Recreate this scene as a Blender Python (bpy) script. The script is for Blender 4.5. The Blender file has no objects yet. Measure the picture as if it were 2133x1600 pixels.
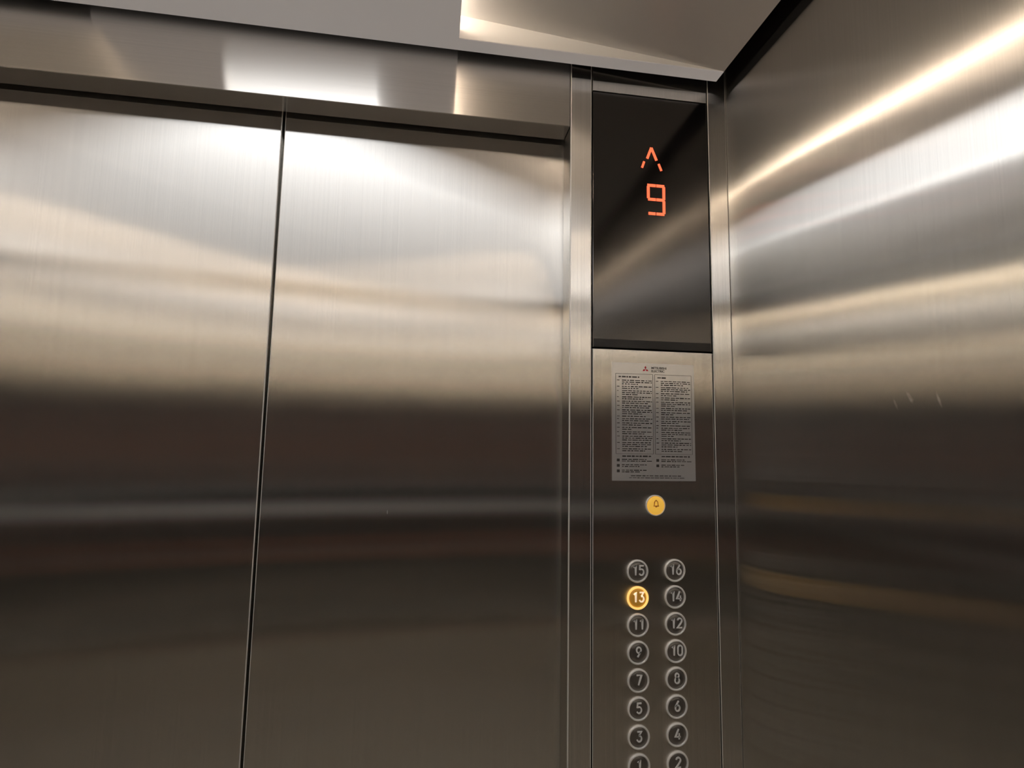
import bpy, bmesh, math, random
from mathutils import Vector, Matrix
random.seed(7)
C = bpy.context.scene.collection
scn = bpy.context.scene

# ------------------------------------------------------------------ helpers
def tag(o, label=None, cat=None, group=None, kind=None):
    if label: o['label'] = label
    if cat: o['category'] = cat
    if group: o['group'] = group
    if kind: o['kind'] = kind
    return o

def link(name, bm, mat, parent=None, smooth=False):
    me = bpy.data.meshes.new(name)
    bmesh.ops.recalc_face_normals(bm, faces=bm.faces)
    bm.to_mesh(me); bm.free()
    if mat is not None:
        for m in (mat if isinstance(mat, (list, tuple)) else [mat]):
            me.materials.append(m)
    if smooth:
        for p in me.polygons: p.use_smooth = True
    o = bpy.data.objects.new(name, me)
    C.objects.link(o)
    if parent is not None:
        o.parent = parent
        o.matrix_parent_inverse = Matrix.Translation(parent.location).inverted()
    return o

def empty(name, loc):
    o = bpy.data.objects.new(name, None)
    o.empty_display_size = 0.05
    C.objects.link(o); o.location = loc
    return o

def add_box(bm, x0, x1, y0, y1, z0, z1, bev=0.0, seg=2):
    vs = [bm.verts.new((x, y, z)) for x in (x0, x1) for y in (y0, y1) for z in (z0, z1)]
    f = [(0,1,3,2),(4,6,7,5),(0,4,5,1),(2,3,7,6),(0,2,6,4),(1,5,7,3)]
    fs = [bm.faces.new([vs[i] for i in q]) for q in f]
    if bev > 0:
        es = list({e for q in fs for e in q.edges})
        bmesh.ops.bevel(bm, geom=es, offset=bev, segments=seg, profile=0.5, affect='EDGES')

def cut_edges(o, mat):
    """the rounded sheet edges are plain, unbrushed metal"""
    o.data.materials.append(mat)
    for p in o.data.polygons:
        if max(abs(c) for c in p.normal) < .985: p.material_index = 1
    return o

def box(name, x0, x1, y0, y1, z0, z1, mat, parent=None, bev=0.0, seg=2):
    bm = bmesh.new(); add_box(bm, x0, x1, y0, y1, z0, z1, bev, seg)
    return link(name, bm, mat, parent)

def add_revolve(bm, prof, cx, cz, y0, n=48):
    """profile of (radius, depth towards the room) turned about the y axis"""
    rings = []
    for r, d in prof:
        if r < 1e-6:
            rings.append([bm.verts.new((cx, y0 - d, cz))])
        else:
            rings.append([bm.verts.new((cx + r*math.cos(2*math.pi*k/n), y0 - d, cz + r*math.sin(2*math.pi*k/n))) for k in range(n)])
    for a, b in zip(rings, rings[1:]):
        if len(a) == 1 and len(b) == 1: continue
        for k in range(n):
            k2 = (k+1) % n
            if len(b) == 1: bm.faces.new([a[k], a[k2], b[0]])
            elif len(a) == 1: bm.faces.new([a[0], b[k], b[k2]])
            else: bm.faces.new([a[k], a[k2], b[k2], b[k]])

def add_stroke(bm, pts, w, yf, th, closed=False):
    """flat ribbon with thickness lying on the x-z plane, front face at y=yf, thickness th to +y"""
    n = len(pts); L = []; R_ = []
    for i, (x, z) in enumerate(pts):
        if closed:
            a = pts[(i-1) % n]; b = pts[(i+1) % n]
        else:
            a = pts[max(i-1, 0)]; b = pts[min(i+1, n-1)]
        dx, dz = b[0]-a[0], b[1]-a[1]; l = math.hypot(dx, dz) or 1
        nx, nz = -dz/l*w/2, dx/l*w/2
        k = 1.0
        if 0 < i < n-1 or closed:
            p0 = pts[(i-1) % n]; e = math.hypot(x-p0[0], z-p0[1]) or 1
            c = abs(((x-p0[0])*dx + (z-p0[1])*dz)/(e*l)); k = 1/max(c, .6)
        L.append((x+nx*k, z+nz*k)); R_.append((x-nx*k, z-nz*k))
    def v(p, y): return bm.verts.new((p[0], y, p[1]))
    Lf = [v(p, yf) for p in L]; Rf = [v(p, yf) for p in R_]
    Lb = [v(p, yf+th) for p in L]; Rb = [v(p, yf+th) for p in R_]
    m = n if closed else n-1
    for i in range(m):
        j = (i+1) % n
        bm.faces.new([Lf[i], Lf[j], Rf[j], Rf[i]])
        bm.faces.new([Lb[i], Rb[i], Rb[j], Lb[j]])
        bm.faces.new([Lf[i], Lb[i], Lb[j], Lf[j]])
        bm.faces.new([Rf[i], Rf[j], Rb[j], Rb[i]])
    if not closed:
        bm.faces.new([Lf[0], Rf[0], Rb[0], Lb[0]])
        bm.faces.new([Lf[-1], Lb[-1], Rb[-1], Rf[-1]])

def arc(cx, cz, rx, rz, a0, a1, n=10):
    return [(cx + rx*math.cos(math.radians(a0+(a1-a0)*i/n)), cz + rz*math.sin(math.radians(a0+(a1-a0)*i/n))) for i in range(n+1)]

# ------------------------------------------------------------------ materials
def newmat(name):
    m = bpy.data.materials.new(name); m.use_nodes = True
    nt = m.node_tree; nt.nodes.clear()
    out = nt.nodes.new('ShaderNodeOutputMaterial')
    return m, nt, out

def brushed(name, col, rough=0.28, aniso=0.8, tangent=(0,0,1), streak=0.05, diffuse=0.05, spots=(), wave=0.0, dist='MULTI_GGX'):
    m, nt, out = newmat(name); N = nt.nodes; L = nt.links
    g = N.new('ShaderNodeBsdfAnisotropic'); g.distribution = dist
    g.inputs['Roughness'].default_value = rough
    g.inputs['Anisotropy'].default_value = aniso
    t = N.new('ShaderNodeCombineXYZ')
    for i in range(3): t.inputs[i].default_value = tangent[i]
    L.new(t.outputs[0], g.inputs['Tangent'])
    geo = N.new('ShaderNodeNewGeometry')
    mp = N.new('ShaderNodeMapping'); mp.vector_type = 'POINT'
    sc = [1.5 if abs(c) > .5 else 700.0 for c in tangent]
    mp.inputs['Scale'].default_value = sc
    L.new(geo.outputs['Position'], mp.inputs['Vector'])
    nz = N.new('ShaderNodeTexNoise'); nz.inputs['Scale'].default_value = 1.0; nz.inputs['Detail'].default_value = 3.0
    L.new(mp.outputs[0], nz.inputs['Vector'])
    r = N.new('ShaderNodeMapRange'); r.inputs[3].default_value = 1-streak; r.inputs[4].default_value = 1+streak
    r.inputs[1].default_value = .3; r.inputs[2].default_value = .7
    L.new(nz.outputs['Fac'], r.inputs[0])
    mx = N.new('ShaderNodeVectorMath'); mx.operation = 'SCALE'; mx.inputs[0].default_value = col
    L.new(r.outputs[0], mx.inputs['Scale'])
    L.new(mx.outputs[0], g.inputs['Color'])
    last = g.outputs[0]
    if wave > 0:      # sheet metal is never quite flat
        mp2 = N.new('ShaderNodeMapping'); mp2.inputs['Scale'].default_value = (2.2, 2.2, 1.6)
        L.new(geo.outputs['Position'], mp2.inputs['Vector'])
        n2 = N.new('ShaderNodeTexNoise'); n2.inputs['Scale'].default_value = 1.0; n2.inputs['Detail'].default_value = 1.0
        L.new(mp2.outputs[0], n2.inputs['Vector'])
        b = N.new('ShaderNodeBump'); b.inputs['Strength'].default_value = 1.0; b.inputs['Distance'].default_value = wave
        L.new(n2.outputs['Fac'], b.inputs['Height']); L.new(b.outputs[0], g.inputs['Normal'])
    if diffuse > 0:
        d = N.new('ShaderNodeBsdfDiffuse'); L.new(mx.outputs[0], d.inputs['Color'])
        ms = N.new('ShaderNodeMixShader'); ms.inputs[0].default_value = diffuse
        L.new(last, ms.inputs[1]); L.new(d.outputs[0], ms.inputs[2]); last = ms.outputs[0]
    # finger marks / scratches: (centre, half size, rotation about the normal axis, strength)
    for (cx, cy, cz, sx, sy, sz, rx, k) in spots:
        sb = N.new('ShaderNodeVectorMath'); sb.operation = 'SUBTRACT'; sb.inputs[1].default_value = (cx, cy, cz)
        L.new(geo.outputs['Position'], sb.inputs[0])
        rt = N.new('ShaderNodeVectorRotate'); rt.rotation_type = 'X_AXIS'; rt.inputs['Angle'].default_value = rx
        L.new(sb.outputs[0], rt.inputs['Vector'])
        dv = N.new('ShaderNodeVectorMath'); dv.operation = 'DIVIDE'; dv.inputs[1].default_value = (sx, sy, sz)
        L.new(rt.outputs[0], dv.inputs[0])
        ln = N.new('ShaderNodeVectorMath'); ln.operation = 'LENGTH'; L.new(dv.outputs[0], ln.inputs[0])
        mr = N.new('ShaderNodeMapRange'); mr.inputs[1].default_value = 1.0; mr.inputs[2].default_value = .2
        mr.inputs[3].default_value = 0; mr.inputs[4].default_value = k; mr.interpolation_type = 'SMOOTHSTEP'
        L.new(ln.outputs['Value'], mr.inputs[0])
        dd = N.new('ShaderNodeBsdfDiffuse'); dd.inputs['Color'].default_value = (.8, .76, .7, 1)
        ms = N.new('ShaderNodeMixShader'); L.new(mr.outputs[0], ms.inputs[0])
        L.new(last, ms.inputs[1]); L.new(dd.outputs[0], ms.inputs[2]); last = ms.outputs[0]
    L.new(last, out.inputs[0])
    return m

def plain(name, col, rough=0.5, metal=0.0, emit=None, estr=0.0, spec=0.5, noise=0.0, nscale=40):
    m, nt, out = newmat(name); N = nt.nodes; L = nt.links
    p = N.new('ShaderNodeBsdfPrincipled')
    p.inputs['Base Color'].default_value = (*col, 1); p.inputs['Roughness'].default_value = rough
    p.inputs['Metallic'].default_value = metal; p.inputs['Specular IOR Level'].default_value = spec
    if noise > 0:
        nz = N.new('ShaderNodeTexNoise'); nz.inputs['Scale'].default_value = nscale; nz.inputs['Detail'].default_value = 4
        g = N.new('ShaderNodeNewGeometry'); L.new(g.outputs['Position'], nz.inputs['Vector'])
        r = N.new('ShaderNodeMapRange'); r.inputs[3].default_value = 1-noise; r.inputs[4].default_value = 1+noise
        L.new(nz.outputs['Fac'], r.inputs[0])
        s = N.new('ShaderNodeVectorMath'); s.operation = 'SCALE'; s.inputs[0].default_value = col
        L.new(r.outputs[0], s.inputs['Scale']); L.new(s.outputs[0], p.inputs['Base Color'])
    if emit:
        p.inputs['Emission Color'].default_value = (*emit, 1); p.inputs['Emission Strength'].default_value = estr
    L.new(p.outputs[0], out.inputs[0])
    return m

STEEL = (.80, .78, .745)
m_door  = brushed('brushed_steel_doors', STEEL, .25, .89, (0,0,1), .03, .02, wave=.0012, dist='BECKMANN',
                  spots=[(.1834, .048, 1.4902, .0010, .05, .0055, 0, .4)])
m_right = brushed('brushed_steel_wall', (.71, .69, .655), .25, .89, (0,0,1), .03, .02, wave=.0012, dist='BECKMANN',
                  spots=[(.7193, -.2998, 1.6443, .05, .0022, .0075, .38, .14), (.7193, -.3165, 1.6505, .05, .0026, .0100, .45, .14), (.7193, -.3185, 1.6470, .05, .0040, .0028, 0, .12), (.7193, -.3480, 1.6448, .05, .0020, .0095, .30, .22)])
m_col   = brushed('brushed_steel_column', STEEL, .25, .86, (0,0,1), .07, .02, dist='BECKMANN')
m_head  = brushed('brushed_steel_header', (.78, .745, .70), .19, .77, (1,0,0), .04, .04)
m_panel = brushed('brushed_steel_panel', (.78, .75, .70), .25, .86, (0,0,1), .05, .02, dist='BECKMANN')
m_edge  = plain('cut_steel_edge', (.88, .84, .78), .42, .35)
m_rear  = brushed('brushed_steel_rear', (.84, .82, .79), .21, .88, (0,0,1), .03, .015, dist='BECKMANN')
m_ceil  = plain('satin_ceiling_sheet', (.90, .87, .84), .4, .08, noise=.01)
m_block = plain('pale_panel_added_glow', (.80, .77, .77), .4, 0.0, emit=(1.0, .92, .87), estr=.085)  # weak emission added to brighten middle panel and flat strips, not a known lamp
m_roof  = plain('dark_roof_sheet', (.03, .03, .032), .6, noise=.1)
m_dark  = plain('dark_gap', (.012, .010, .009), .7)
m_floor = plain('stone_floor', (.82, .76, .68), .12, spec=1.0, noise=.08, nscale=25)
m_light = plain('white_diffuser', (.8, .8, .8), .5, emit=(.97, .98, 1.0), estr=1.75)
m_glowline  = plain('added_white_glow', (.8, .8, .8), .5, emit=(1.0, .99, .97), estr=4.0)  # emission for the added thin strip beside the diffuser
m_cove  = plain('warm_light_strip', (.8, .7, .5), .5, emit=(1.0, .87, .72), estr=7.5)
m_glass = None
def glassmat():
    m, nt, out = newmat('smoked_display_glass'); N = nt.nodes; L = nt.links
    d = N.new('ShaderNodeBsdfDiffuse'); d.inputs['Color'].default_value = (.004, .0035, .004, 1)
    g = N.new('ShaderNodeBsdfAnisotropic'); g.inputs['Roughness'].default_value = .14; g.inputs['Color'].default_value = (1, .95, .9, 1)
    x = N.new('ShaderNodeMixShader'); x.inputs[0].default_value = .115
    L.new(d.outputs[0], x.inputs[1]); L.new(g.outputs[0], x.inputs[2]); L.new(x.outputs[0], out.inputs[0])
    return m
m_glass = glassmat()
m_bezel = plain('black_bezel', (.012, .010, .010), .25)
m_red   = plain('red_segment', (.3, .03, .01), .4, emit=(1.0, .125, .05), estr=.95)
m_ring  = plain('polished_button_ring', (.96, .92, .87), .25, .12)
m_cap   = plain('button_cap', (.26, .235, .21), .35, .8)
m_num   = plain('raised_numeral', (.97, .95, .92), .25, 0.0)
m_ring_on = plain('lit_amber_ring', (.9, .6, .2), .4, emit=(1.0, .58, .16), estr=.5)
m_cap_on  = plain('lit_amber_cap', (.45, .28, .08), .4, 0.5, emit=(1.0, .42, .03), estr=.10)
m_num_on  = plain('lit_numeral', (.9, .8, .6), .4, emit=(1.0, .75, .50), estr=.38)
m_yellow  = plain('yellow_button', (.80, .47, .06), .35, emit=(1.0, .55, .08), estr=.28)
m_bell    = plain('orange_bell_print', (.55, .16, .02), .5)
m_sheet   = brushed('silver_sticker', (.95, .94, .93), .25, .82, (0,0,1), .0, .35, dist='BECKMANN')
m_ink     = plain('black_print', (.07, .065, .06), .6)
m_logo    = plain('red_print', (.55, .03, .05), .6)

# ------------------------------------------------------------------ dimensions
XW, YR, ZC = .7193, -1.40, 2.197          # right wall, rear wall, underside of the hanging ceiling
ZH, YD = 2.103, .0482                      # header bottom, door face
ZTOP = 2.36

# ------------------------------------------------------------------ setting
tag(box('floor', -.78, .78, YR-.05, .12, -.04, 0, m_floor), kind='structure')
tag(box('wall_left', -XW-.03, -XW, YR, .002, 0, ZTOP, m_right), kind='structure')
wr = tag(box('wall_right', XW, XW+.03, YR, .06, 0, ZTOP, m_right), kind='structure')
tag(box('wall_rear', -XW-.03, XW+.03, YR-.03, YR, 0, ZTOP, m_rear), kind='structure')
tag(box('trim_1', -XW-.03, XW+.03, YR-.03, .06, ZTOP, ZTOP+.03, m_roof), kind='structure')   # car roof

# header over the doors and the two door returns
tag(box('wall_front', -.4507, .4490, 0, .040, ZH, ZTOP, m_head, bev=.0008), kind='structure')
tag(box('trim_2', -XW, -.4507, 0, .052, 0, ZTOP, m_col, bev=.0010), kind='structure')          # left return
tag(cut_edges(box('trim_3', .4500, .4853, 0, .0445, 0, ZTOP, m_col, bev=.0017, seg=2), m_edge), kind='structure')         # strip left of the panel
tag(cut_edges(box('trim_4', .6862, .7185, 0, .06, 0, ZTOP, m_col, bev=.0009), m_edge), kind='structure')           # strip right of the panel
tag(box('trim_5', .4853, .6862, .022, .06, 0, ZTOP, m_dark), kind='structure')                   # back of the column
tag(box('trim_6', .4870, .6846, .0008, .022, 2.1700, ZTOP, m_panel, bev=.0006), kind='structure') # cover above the display
tag(box('trim_7', -.80, .80, .0482+.022, .11, 0, ZTOP, m_dark), kind='structure')                # behind the doors

# doors: two leaves with returned edges
def leaf(name, x0, x1):
    bm = bmesh.new(); add_box(bm, x0, x1, YD, YD+.02, .005, ZTOP-.06, .0014, 2)
    return tag(cut_edges(link(name, bm, m_door), m_edge), kind='structure')
leaf('door_1', -.62, -.0020)
leaf('door_2', .0020, .62)

# ------------------------------------------------------------------ hanging ceiling
XS, XE = .2670, .6925
Y0, Y1 = -.0180, YR+.022
ST = .0245                                    # width of the flat strips at front and back
HR = .0375                                    # rise of the sloping panels at the middle block
ce = empty('ceiling', (0, -.7, ZC)); tag(ce, kind='structure')
# middle block with an opening for the diffuser
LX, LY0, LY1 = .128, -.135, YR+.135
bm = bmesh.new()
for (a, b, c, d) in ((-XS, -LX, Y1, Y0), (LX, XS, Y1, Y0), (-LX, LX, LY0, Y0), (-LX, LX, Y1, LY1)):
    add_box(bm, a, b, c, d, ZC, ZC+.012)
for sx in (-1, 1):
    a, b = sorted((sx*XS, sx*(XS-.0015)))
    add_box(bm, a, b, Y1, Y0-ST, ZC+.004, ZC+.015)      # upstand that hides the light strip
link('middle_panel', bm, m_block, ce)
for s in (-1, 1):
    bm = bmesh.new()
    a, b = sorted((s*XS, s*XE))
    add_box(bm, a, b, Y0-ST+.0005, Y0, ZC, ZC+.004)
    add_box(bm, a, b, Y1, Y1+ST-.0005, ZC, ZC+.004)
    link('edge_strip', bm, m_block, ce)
    # vertical wedge faces closing the recess + sloping panel
    bm = bmesh.new()
    for (ya, yb) in ((Y0-ST, Y0-ST+.002), (Y1+ST-.002, Y1+ST)):
        q = [(s*XS, ZC+.0005), (s*XE, ZC+.0005), (s*XE, ZC+.0012), (s*XS, ZC+HR)]
        va = [bm.verts.new((x, ya, z)) for x, z in q]; vb = [bm.verts.new((x, yb, z)) for x, z in q]
        bm.faces.new(va); bm.faces.new(vb[::-1])
        for i in range(4): bm.faces.new([va[i], vb[i], vb[(i+1) % 4], va[(i+1) % 4]])
    link('recess_end', bm, m_ceil, ce)
    bm = bmesh.new()
    q = [(s*(XS-.07), ZC+HR+.006), (s*XE, ZC+.0005), (s*XE, ZC+.0025), (s*(XS-.07), ZC+HR+.009)]
    va = [bm.verts.new((x, Y0, z)) for x, z in q]; vb = [bm.verts.new((x, Y1, z)) for x, z in q]
    bm.faces.new(va); bm.faces.new(vb[::-1])
    for i in range(4): bm.faces.new([va[i], vb[i], vb[(i+1) % 4], va[(i+1) % 4]])
    link('sloping_panel', bm, m_ceil, ce)
    # light strip along the flank of the middle block
    x0, x1 = sorted((s*(XS-.056), s*(XS-.050)))
    o = box('light_strip', x0, x1, Y1+ST+.03, Y0-ST-.03, ZC+.014, ZC+.040, m_cove)
    tag(o, ('right' if s > 0 else 'left') + ' warm light strip hidden along the flank of the middle ceiling panel', 'light strip', 'warm cove strips')
# dark housing above the hanging ceiling keeps the light in
bm = bmesh.new()
add_box(bm, -XE, XE, Y1, Y0, ZC+.056, ZC+.058)
add_box(bm, -XE, XE, Y0-.0012, Y0-.0004, ZC+.0046, ZC+.056); add_box(bm, -XE, XE, Y1+.0004, Y1+.0012, ZC+.0046, ZC+.056)
for sx in (-1, 1):
    a, b = sorted((sx*XE, sx*(XE-.001))); add_box(bm, a, b, Y1, Y0, ZC+.0032, ZC+.056)
link('housing', bm, m_roof, ce)
o = box('ceiling_light', -LX+.001, LX-.001, LY1+.001, LY0-.001, ZC+.002, ZC+.010, m_light)
box('added_glow_line', -LX+.0015, -LX+.008, LY1+.002, LY0-.002, ZC+.0008, ZC+.0016, m_glowline, None).parent = o  # added glowing strip, makes the thin bright line reflected in the right wall
tag(o, 'white rectangular ceiling light set into the middle ceiling panel', 'ceiling light')

# ------------------------------------------------------------------ handrail on the rear wall
hr = empty('handrail', (0, YR, .9)); tag(hr, 'round steel handrail fixed along the rear wall behind the photographer', 'handrail')
m_rail = plain('steel_rail', (.75, .72, .68), .2, 1.0)
bm = bmesh.new(); bmesh.ops.create_cone(bm, cap_ends=True, segments=32, radius1=.018, radius2=.018, depth=1.2, matrix=Matrix.Translation((0, YR+.06, .9)) @ Matrix.Rotation(math.pi/2, 4, 'Y'))
link('rail', bm, m_rail, hr, True)
for x in (-.45, 0, .45):
    bm = bmesh.new(); bmesh.ops.create_cone(bm, cap_ends=True, segments=20, radius1=.010, radius2=.010, depth=.06, matrix=Matrix.Translation((x, YR+.03, .9)) @ Matrix.Rotation(math.pi/2, 4, 'X'))
    link('bracket', bm, m_rail, hr, True)

# ------------------------------------------------------------------ floor indicator display
dp = empty('floor_display', (.5855, 0, 1.7457))
tag(dp, 'tall black glass floor display with glowing red arrow and 9, above the button panel', 'display')
box('display_glass', .4872, .6845, .0012, .012, 1.7462, 2.1690, m_glass, dp, bev=.0008)
box('bottom_bezel', .4890, .6828, .0007, .0012, 1.7470, 1.7600, m_bezel, dp, bev=.0002)
bm = bmesh.new()
yf = .0004
def seg(a, b, w=.0046): add_stroke(bm, [a, b], w, yf, .0006)
xl, xr, xm = .5803, .6068, .5935
zt, zm, zb = 2.0166, 1.9930, 1.9690
g = .0013
for (xa, xb) in ((xl-.0015, xm-g*.4), (xm+g*.4, xr+.001)): seg((xa, zt), (xb, zt))
for (xa, xb) in ((xl-.0005, xm-g*.4), (xm+g*.4, xr+.001)): seg((xa, zm), (xb, zm))
for (xa, xb) in ((xl, xm-g), (xm+g*.2, xr+.0005)): seg((xa, zb), (xb, zb))
seg((xl, zt-.0015), (xl, zm+.0015)); seg((xr, zt-.001), (xr, zm+.0005)); seg((xr, zm-.0015), (xr, zb+.001))
o = link('lit_number', bm, m_red, dp); o['label'] = 'glowing red segmented number 9'
bm = bmesh.new()
seg((.5862, 2.0812), (.5790, 2.0620), .0042); seg((.5862, 2.0812), (.5950, 2.0600), .0042)
seg((.5738, 2.0565), (.5700, 2.0455), .0036); seg((.5985, 2.0545), (.6032, 2.0430), .0036)
o = link('lit_arrow', bm, m_red, dp); o['label'] = 'glowing red arrow pointing up'

# ------------------------------------------------------------------ button panel
cp = empty('button_panel', (.5855, 0, 0))
tag(cp, 'brushed steel panel with two columns of round floor buttons, below the black display', 'control panel')
# faceplate
fp = box('faceplate', .4872, .6845, .0006, .012, .002, 1.7440, m_panel, cp, bev=.0009)
cut_edges(fp, m_edge)

# numerals as strokes in a 1 x 1.75 cell
def glyph(ch):
    if ch == '1': return [[(.15, 1.35), (.55, 1.75), (.55, 0)]]
    if ch == '2': return [arc(.5, 1.27, .42, .46, 165, -10, 10) + [(.75, .9), (.06, .04), (.98, .04)]]
    if ch == '3': return [[(.1, 1.70), (.85, 1.70), (.45, 1.05)] + arc(.45, .55, .42, .5, 90, -160, 12)]
    if ch == '4': return [[(.98, .42), (.02, .42), (.62, 1.75)], [(.72, 1.0), (.72, 0)]]
    if ch == '5': return [[(.92, 1.70), (.2, 1.70), (.12, .95)] + arc(.46, .56, .44, .54, 120, -150, 12)]
    if ch == '6': return [[(.72, 1.75), (.22, .95)] + arc(.5, .52, .42, .5, 150, -210, 16)]
    if ch == '7': return [[(.05, 1.70), (.95, 1.70), (.38, 0)]]
    if ch == '8': return [arc(.5, 1.30, .34, .40, 0, 360, 16), arc(.5, .46, .42, .46, 0, 360, 16)]
    if ch == '9': return [arc(.5, 1.22, .42, .5, -30, 330, 16) + [(.28, 0)]]
    if ch == '0': return [[(.08, .5), (.08, 1.25)] + arc(.5, 1.3, .42, .44, 180, 0, 8) + [(.92, .5)] + arc(.5, .45, .42, .44, 0, -180, 8)]
def add_number(bm, s, cx, cz, h, yf, th, w):
    sc = h/1.75; adv = 1.32 if len(s) == 2 else 1.0
    tot = adv*(len(s)-1) + 1.0
    for i, ch in enumerate(s):
        ox = cx - tot*sc/2 + i*adv*sc
        if len(s) == 2 and i == 0 and ch == '1': ox += .12*sc
        for pl in glyph(ch):
            add_stroke(bm, [(ox + x*sc, cz - h/2 + z*sc) for x, z in pl], w, yf, th)

BZ = [1.4088, 1.3701, 1.3312, 1.2922, 1.2531, 1.2142, 1.1752, 1.1362]
BX = (.5566, .6156)
YB = .0006
RING = [(.0166, .0), (.0168, .0016), (.0163, .0026), (.0150, .0030), (.0142, .0026), (.0139, .0012), (.0138, -.004)]
CAP = [(.0136, -.004), (.0136, .0006), (.0130, .0014), (.0080, .0019), (0, .0021)]
for r, z in enumerate(BZ):
    for c, x in enumerate(BX):
        num = str(15 - 2*r + c)
        lit = num == '13'
        bm = bmesh.new(); add_revolve(bm, CAP, x, z, YB)
        b = link('floor_button', bm, m_cap_on if lit else m_cap, cp, True)
        b['label'] = ('amber lit round button with number ' if lit else 'round steel button with number ') + num
        def sub(name, bm, m, smooth=False):
            o = link(name, bm, m, None, smooth); o.parent = b
            o.matrix_parent_inverse = (Matrix.Translation(cp.location) @ b.matrix_parent_inverse).inverted()
            return o
        bm = bmesh.new(); add_revolve(bm, RING, x, z, YB); sub('button_ring', bm, m_ring_on if lit else m_ring, True)
        bm = bmesh.new(); add_number(bm, num, x + .0004, z + .0016, .0142, YB-.0030, .0014, .0021)
        sub('raised_number', bm, m_num_on if lit else m_num)
# alarm button
ax, az = .5861, 1.5055
bm = bmesh.new(); add_revolve(bm, [(.0138, -.004), (.0138, .0012), (.0128, .0024), (.0080, .0030), (0, .0032)], ax, az, YB)
ab = link('alarm_button', bm, m_yellow, cp, True); ab['label'] = 'round yellow alarm button with bell symbol'
def sub2(name, bm, m, smooth=False):
    o = link(name, bm, m, None, smooth); o.parent = ab
    o.matrix_parent_inverse = (Matrix.Translation(cp.location) @ ab.matrix_parent_inverse).inverted(); return o
bm = bmesh.new(); add_revolve(bm, [(.0156, 0), (.0157, .0014), (.0152, .0024), (.0145, .0026), (.0141, .0020), (.0139, -.002)], ax, az, YB)
sub2('button_ring', bm, m_ring, True)
bm = bmesh.new()
yb = YB - .0036
by = az + .0030
add_stroke(bm, [(ax-.0042, by-.0036), (ax-.0030, by-.0022), (ax-.0028, by+.0010)] + arc(ax, by+.0010, .0028, .0032, 180, 0, 10) + [(ax+.0030, by-.0022), (ax+.0042, by-.0036)], .0010, yb, .0012, closed=True)
add_stroke(bm, [(ax-.0012, by-.0050), (ax+.0012, by-.0050)], .0011, yb, .0012)
add_stroke(bm, [(ax, by+.0042), (ax, by+.0056)], .0012, yb, .0012)
sub2('bell_symbol', bm, m_bell)

# ------------------------------------------------------------------ notice sticker
NX0, NX1, NZ0, NZ1 = .5176, .6523, 1.5423, 1.7236
nt_ = empty('notice_sticker', ((NX0+NX1)/2, 0, NZ0))
tag(nt_, 'silver sticker printed in two text columns, just above the yellow alarm button', 'notice')
box('sheet', NX0, NX1, -.0001, .0004, NZ0, NZ1, m_sheet, nt_)
W, H = NX1-NX0, NZ1-NZ0
def P(u, v): return (NX0 + u*W, NZ1 - v*H)          # u from left, v from top, 0..1
YT = -.0003
bm = bmesh.new()
def ln(u0, v0, u1, v1, w): add_stroke(bm, [P(u0, v0), P(u1, v1)], w, YT, .0002)
tw = .0005
for (u0, u1) in ((.045, .492), (.515, .965)):
    ln(u0, .095, u1, .095, tw); ln(u0, .775, u1, .775, tw*.8)
    ln(u0, .095, u0, .775, tw); ln(u1, .095, u1, .775, tw)
link('table_frame', bm, m_ink, nt_)
bm = bmesh.new()
rnd = random.Random(3)
def words(u0, u1, v, h=.0016, fill=1.0):
    u = u0; end = u0 + (u1-u0)*fill
    while u < end-.01:
        w = min(rnd.uniform(.018, .065), end-u)
        add_stroke(bm, [P(u, v), P(u+w, v)], h*rnd.uniform(.65, 1), YT, .0002)
        u += w + rnd.uniform(.008, .014)
for k, (u0, u1) in enumerate(((.06, .48), (.53, .95))):
    words(u0+(.02 if k == 0 else .02), u1, .122, .0024, .62 if k == 0 else .30)
    v = .152; item = 0
    while v < .765:
        n = rnd.choice((1, 2, 2, 3))
        words(u0, u0+.03, v, .0013, 1)
        for i in range(n):
            if v > .765: break
            words(u0+.06, u1, v, .0018, 1.0 if i < n-1 else rnd.uniform(.35, 1.0)); v += .0160
        v += .005
    words(u0+.06, u1, .795, .0024, .95)
    for q in range(3):
        vv = .822+.045*q
        if k == 1 and q == 2: continue
        add_stroke(bm, [P(u0-.005, vv+.006), P(u0+.028, vv+.006)], .0042, YT, .0002)
        words(u0+.055, u1, vv, .0017, .8); words(u0+.055, u1, vv+.014, .0017, 1.0 if q == 0 else .6)
words(.22, .82, .958, .0017, 1); words(.20, .86, .975, .0013, 1)
link('printed_text', bm, m_ink, nt_)
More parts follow.
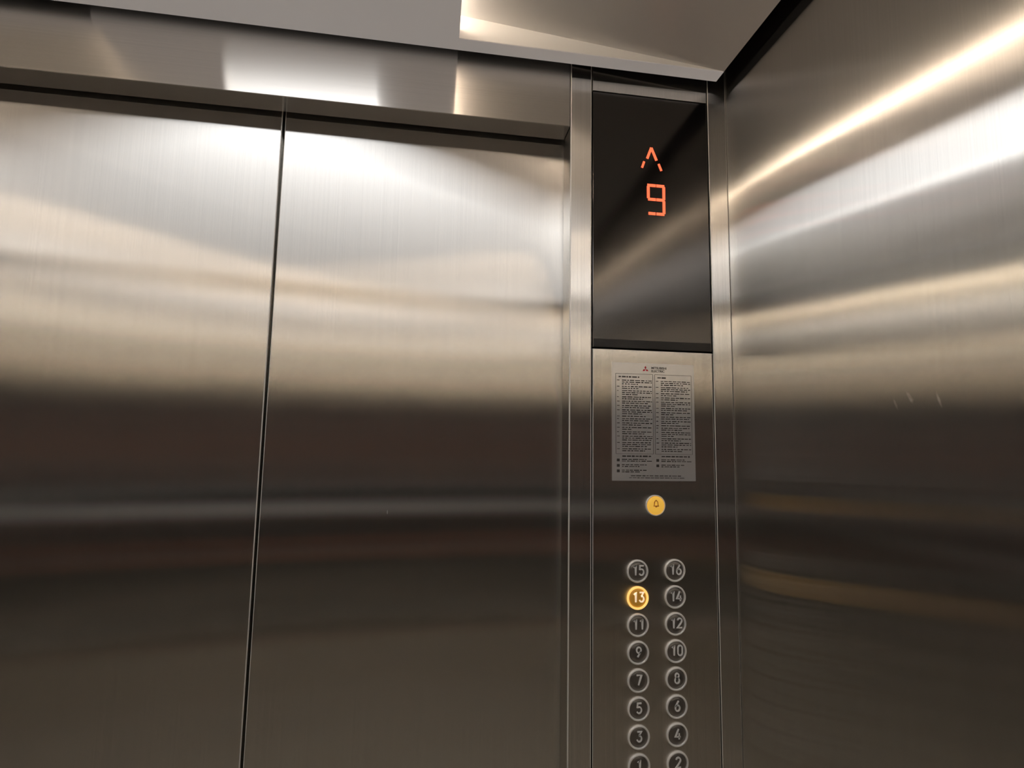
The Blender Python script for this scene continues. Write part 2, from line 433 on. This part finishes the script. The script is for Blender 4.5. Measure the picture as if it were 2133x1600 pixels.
# three-diamond mark and maker's name
bm = bmesh.new()
lx, lz = P(.405, .052)
a = .0030
for k in range(3):
    th = math.radians(90 + 120*k); ca, sa = math.cos(th), math.sin(th)
    L_ = a*1.732*1.05; Wd = a*.52*1.05
    pts = [(lx, lz), (lx + ca*L_/2 - sa*Wd, lz + sa*L_/2 + ca*Wd), (lx + ca*L_, lz + sa*L_), (lx + ca*L_/2 + sa*Wd, lz + sa*L_/2 - ca*Wd)]
    vf = [bm.verts.new((x, YT, z)) for x, z in pts]; vb = [bm.verts.new((x, YT+.0002, z)) for x, z in pts]
    bm.faces.new(vf); bm.faces.new(vb[::-1])
    for i in range(4): bm.faces.new([vf[i], vf[(i+1) % 4], vb[(i+1) % 4], vb[i]])
o = link('three_diamond_mark', bm, m_logo, nt_); o['label'] = 'small red three diamond emblem'
def text_mesh(name, s, size, x, z, y, mat, parent, bold=.0):
    cu = bpy.data.curves.new(name, 'FONT'); cu.body = s; cu.size = size; cu.extrude = .00008; cu.offset = bold
    ob = bpy.data.objects.new(name, cu); C.objects.link(ob)
    dg = bpy.context.evaluated_depsgraph_get()
    me = bpy.data.meshes.new_from_object(ob.evaluated_get(dg))
    bpy.data.objects.remove(ob)
    me.materials.clear(); me.materials.append(mat)
    me.transform(Matrix.Translation((x, y, z)) @ Matrix.Rotation(math.radians(90), 4, 'X'))
    o = bpy.data.objects.new(name, me); C.objects.link(o); o.parent = parent
    o.matrix_parent_inverse = Matrix.Translation(parent.location).inverted()
    return o
tx, tz = P(.475, .050)
text_mesh('maker_name', 'MITSUBISHI', .0050, tx, tz+.0005, YT, m_ink, nt_, .00012)
text_mesh('maker_name', 'ELECTRIC', .0050, tx, tz-.0044, YT, m_ink, nt_, .00012)

# ------------------------------------------------------------------ the photographer, seen only as a blur in the steel
def skinned(name, nodes, edges, mat, parent, levels=2, root=0):
    """nodes: (x, y, z, rx, rz)"""
    me = bpy.data.meshes.new(name)
    me.from_pydata([n[:3] for n in nodes], edges, [])
    me.materials.append(mat)
    o = bpy.data.objects.new(name, me); C.objects.link(o)
    md = o.modifiers.new('skin', 'SKIN'); md.use_smooth_shade = True
    if not me.skin_vertices: me.skin_vertices.new()
    lay = me.skin_vertices[0].data
    for i, n in enumerate(nodes):
        lay[i].radius = (n[3], n[4]); lay[i].use_root = (i == root)
    sub = o.modifiers.new('sub', 'SUBSURF'); sub.levels = levels; sub.render_levels = levels
    if parent is not None:
        o.parent = parent; o.matrix_parent_inverse = Matrix.Translation(parent.location).inverted()
    return o
def skinmat(name, c): return plain(name, c, .5)
m_skin = skinmat('skin', (.72, .38, .28))
m_hair = plain('dark_hair', (.015, .012, .01), .5)
m_trou = plain('beige_trousers', (.62, .52, .40), .8)
m_shoe = plain('dark_shoe', (.02, .02, .02), .4)
def jacketmat():
    m, nt, out = newmat('striped_jacket'); N = nt.nodes; L = nt.links
    p = N.new('ShaderNodeBsdfPrincipled'); p.inputs['Roughness'].default_value = .8
    g = N.new('ShaderNodeNewGeometry'); sx = N.new('ShaderNodeSeparateXYZ'); L.new(g.outputs['Position'], sx.inputs[0])
    r = N.new('ShaderNodeMapRange'); r.inputs[1].default_value = 1.0; r.inputs[2].default_value = 1.5
    L.new(sx.outputs['Z'], r.inputs[0])
    c = N.new('ShaderNodeValToRGB'); c.color_ramp.interpolation = 'CONSTANT'
    dark = (.007, .007, .009, 1)
    stops = [(0, dark), ((1.204-1)*2, (.60, .26, .17, 1)), ((1.236-1)*2, (.85, .75, .70, 1)), ((1.242-1)*2, (.42, .13, .08, 1)), ((1.287-1)*2, dark),
             ((1.352-1)*2, (.92, .92, .92, 1)), ((1.394-1)*2, dark)]
    e = c.color_ramp.elements
    e[0].position, e[0].color = stops[0][0], stops[0][1]
    e[1].position, e[1].color = stops[1][0], stops[1][1]
    for pz, col in stops[2:]:
        n = e.new(pz); n.color = col
    L.new(r.outputs[0], c.inputs[0]); L.new(c.outputs[0], p.inputs['Base Color']); L.new(p.outputs[0], out.inputs[0])
    return m
m_jack = jacketmat()
PX, PY = .06, -1.10
pe = empty('person', (PX, PY, 0))
tag(pe, 'person in a dark striped jacket standing behind the camera with a raised phone', 'person')
# bare body: head, neck, arms to the fingertips, legs
Wl, Wr = Vector((.145, -.885, 1.500)), Vector((.385, -.885, 1.500))
nodes = [(PX, PY, .96, .13, .10), (PX, PY+.01, 1.12, .12, .09), (PX, PY, 1.33, .13, .10), (PX, PY, 1.47, .06, .06), (PX, PY+.02, 1.56, .052, .055), (PX, PY+.035, 1.63, .065, .075),
         (PX, PY+.03, 1.70, .074, .092), (PX, PY+.02, 1.755, .060, .075)]
edges = [(i, i+1) for i in range(7)]
def chain(start, pts):
    k = start
    for p in pts:
        nodes.append(p); edges.append((k, len(nodes)-1)); k = len(nodes)-1
    return k
for s, wv in ((-1, Wl), (1, Wr)):
    chain(2, [(PX+s*.15, PY, 1.42, .05, .05), (PX+s*.20, PY+.01, 1.38, .048, .048), (PX+s*.235, PY+.06, 1.18, .040, .040), (PX+s*.19, PY+.16, 1.30, .036, .036), (wv.x, wv.y-.02, wv.z-.03, .026, .026), (wv.x - s*.01, wv.y+.015, wv.z+.03, .036, .018)])
    chain(0, [(PX+s*.09, PY, .90, .085, .085), (PX+s*.10, PY+.01, .50, .055, .055), (PX+s*.10, PY-.01, .10, .036, .036), (PX+s*.10, PY+.10, .045, .035, .03)])
body = skinned('body', nodes, edges, m_skin, pe)
def blob(name, c, r, m, parent, ico=2):
    bm = bmesh.new(); bmesh.ops.create_icosphere(bm, subdivisions=ico, radius=1)
    for v in bm.verts: v.co = Vector((c[0]+v.co.x*r[0], c[1]+v.co.y*r[1], c[2]+v.co.z*r[2]))
    return link(name, bm, m, parent, True)
fy = PY+.118
for s in (-1, 1):
    blob('eye', (PX+s*.031, fy-.012, 1.69), (.013, .010, .009), plain('eye_white', (.6, .58, .55), .3), pe)
    blob('pupil', (PX+s*.031, fy-.002, 1.689), (.0055, .0025, .0055), m_hair, pe)
    blob('ear', (PX+s*.076, PY+.015, 1.675), (.010, .018, .030), m_skin, pe)
blob('nose', (PX, fy+.006, 1.665), (.012, .018, .024), m_skin, pe)
blob('mouth', (PX, fy-.004, 1.625), (.024, .010, .007), plain('lips', (.45, .14, .12), .4), pe)
blob('hair', (PX, PY+.005, 1.735), (.088, .105, .070), m_hair, pe, 3)
# fingers close round the phone: four fingers behind it, thumb on the near side
bodyf = []
for s, wv in ((-1, Wl), (1, Wr)):
    for k in range(4):
        z = 1.538 + .021*k; ln_ = (.052, .060, .056, .045)[k]
        x0 = wv.x - s*.004
        n = [(x0, wv.y+.020, z, .0085, .0085), (x0 - s*.002, wv.y+.062, z, .008, .008), (x0 - s*.018, wv.y+.084, z, .0075, .0075), (x0 - s*(.014+ln_*.5), wv.y+.087, z, .0065, .0065)]
        skinned('finger', n, [(0, 1), (1, 2), (2, 3)], m_skin, pe, 1)
    n = [(wv.x-s*.002, wv.y+.010, 1.53, .011, .011), (wv.x-s*.020, wv.y+.045, 1.545, .0095, .0095), (wv.x-s*.045, wv.y+.060, 1.57, .0075, .0075)]
    skinned('thumb', n, [(0, 1), (1, 2)], m_skin, pe, 1)
# clothes
nodes = [(PX, PY, .92, .21, .135), (PX, PY+.01, 1.10, .20, .135), (PX, PY, 1.33, .215, .14), (PX, PY, 1.47, .085, .075), (PX, PY+.012, 1.515, .075, .072)]
edges = [(0, 1), (1, 2), (2, 3), (3, 4)]
for s, wv in ((-1, Wl), (1, Wr)):
    chain(2, [(PX+s*.16, PY, 1.41, .068, .068), (PX+s*.215, PY+.01, 1.36, .062, .062), (PX+s*.24, PY+.06, 1.18, .064, .064), (PX+s*.19, PY+.16, 1.30, .060, .060), (wv.x+s*.003, wv.y-.030, wv.z-.045, .043, .043)])
skinned('jacket', nodes, edges, m_jack, pe)
nodes = [(PX, PY, .95, .16, .12)]; edges = []
for s in (-1, 1):
    chain(0, [(PX+s*.09, PY, .88, .10, .10), (PX+s*.10, PY+.01, .50, .072, .072), (PX+s*.10, PY-.01, .12, .055, .055)])
skinned('trousers', nodes, edges, m_trou, pe)
for s in (-1, 1):
    bm = bmesh.new(); add_box(bm, PX+s*.10-.048, PX+s*.10+.048, PY-.09, PY+.19, .001, .085, .03, 4)
    link('shoe', bm, m_shoe, pe, True)
# phone right behind the lens
ph = box('phone', .178, .352, -.8085, -.8000, 1.537, 1.613, plain('black_phone', (.01, .01, .012), .25), None, bev=.003)
tag(ph, 'black phone held level in both hands of the person', 'phone')

# ------------------------------------------------------------------ world & camera
w = bpy.data.worlds.new('World'); scn.world = w; w.use_nodes = True
w.node_tree.nodes['Background'].inputs[0].default_value = (.02, .02, .02, 1)
w.node_tree.nodes['Background'].inputs[1].default_value = 0.2

yaw, pitch, roll = (math.radians(v) for v in (8.4053636, 6.05928, .972361))
f = Vector((math.sin(yaw)*math.cos(pitch), math.cos(yaw)*math.cos(pitch), math.sin(pitch)))
r = Vector((math.cos(yaw), -math.sin(yaw), 0)); u = r.cross(f)
r2 = r*math.cos(roll) + u*math.sin(roll); u2 = u*math.cos(roll) - r*math.sin(roll)
cam = bpy.data.cameras.new('camera'); co = bpy.data.objects.new('camera', cam); C.objects.link(co)
cam.sensor_width = 36; cam.sensor_fit = 'HORIZONTAL'; cam.lens = 1111.474*36/2133
cam.clip_start = .01
M = Matrix((r2, u2, -f)).transposed().to_4x4(); M.translation = Vector((.3437*.715, -1.1*.715, 1.6))
co.matrix_world = M
scn.camera = co
scn.view_settings.view_transform = 'Standard'; scn.view_settings.look = 'None'
scn.view_settings.gamma = 1; scn.view_settings.exposure = .88
scn.view_settings.use_curve_mapping = False
scn.cycles.max_bounces = 9; scn.cycles.glossy_bounces = 7; scn.cycles.diffuse_bounces = 4
scn.cycles.sample_clamp_indirect = 8
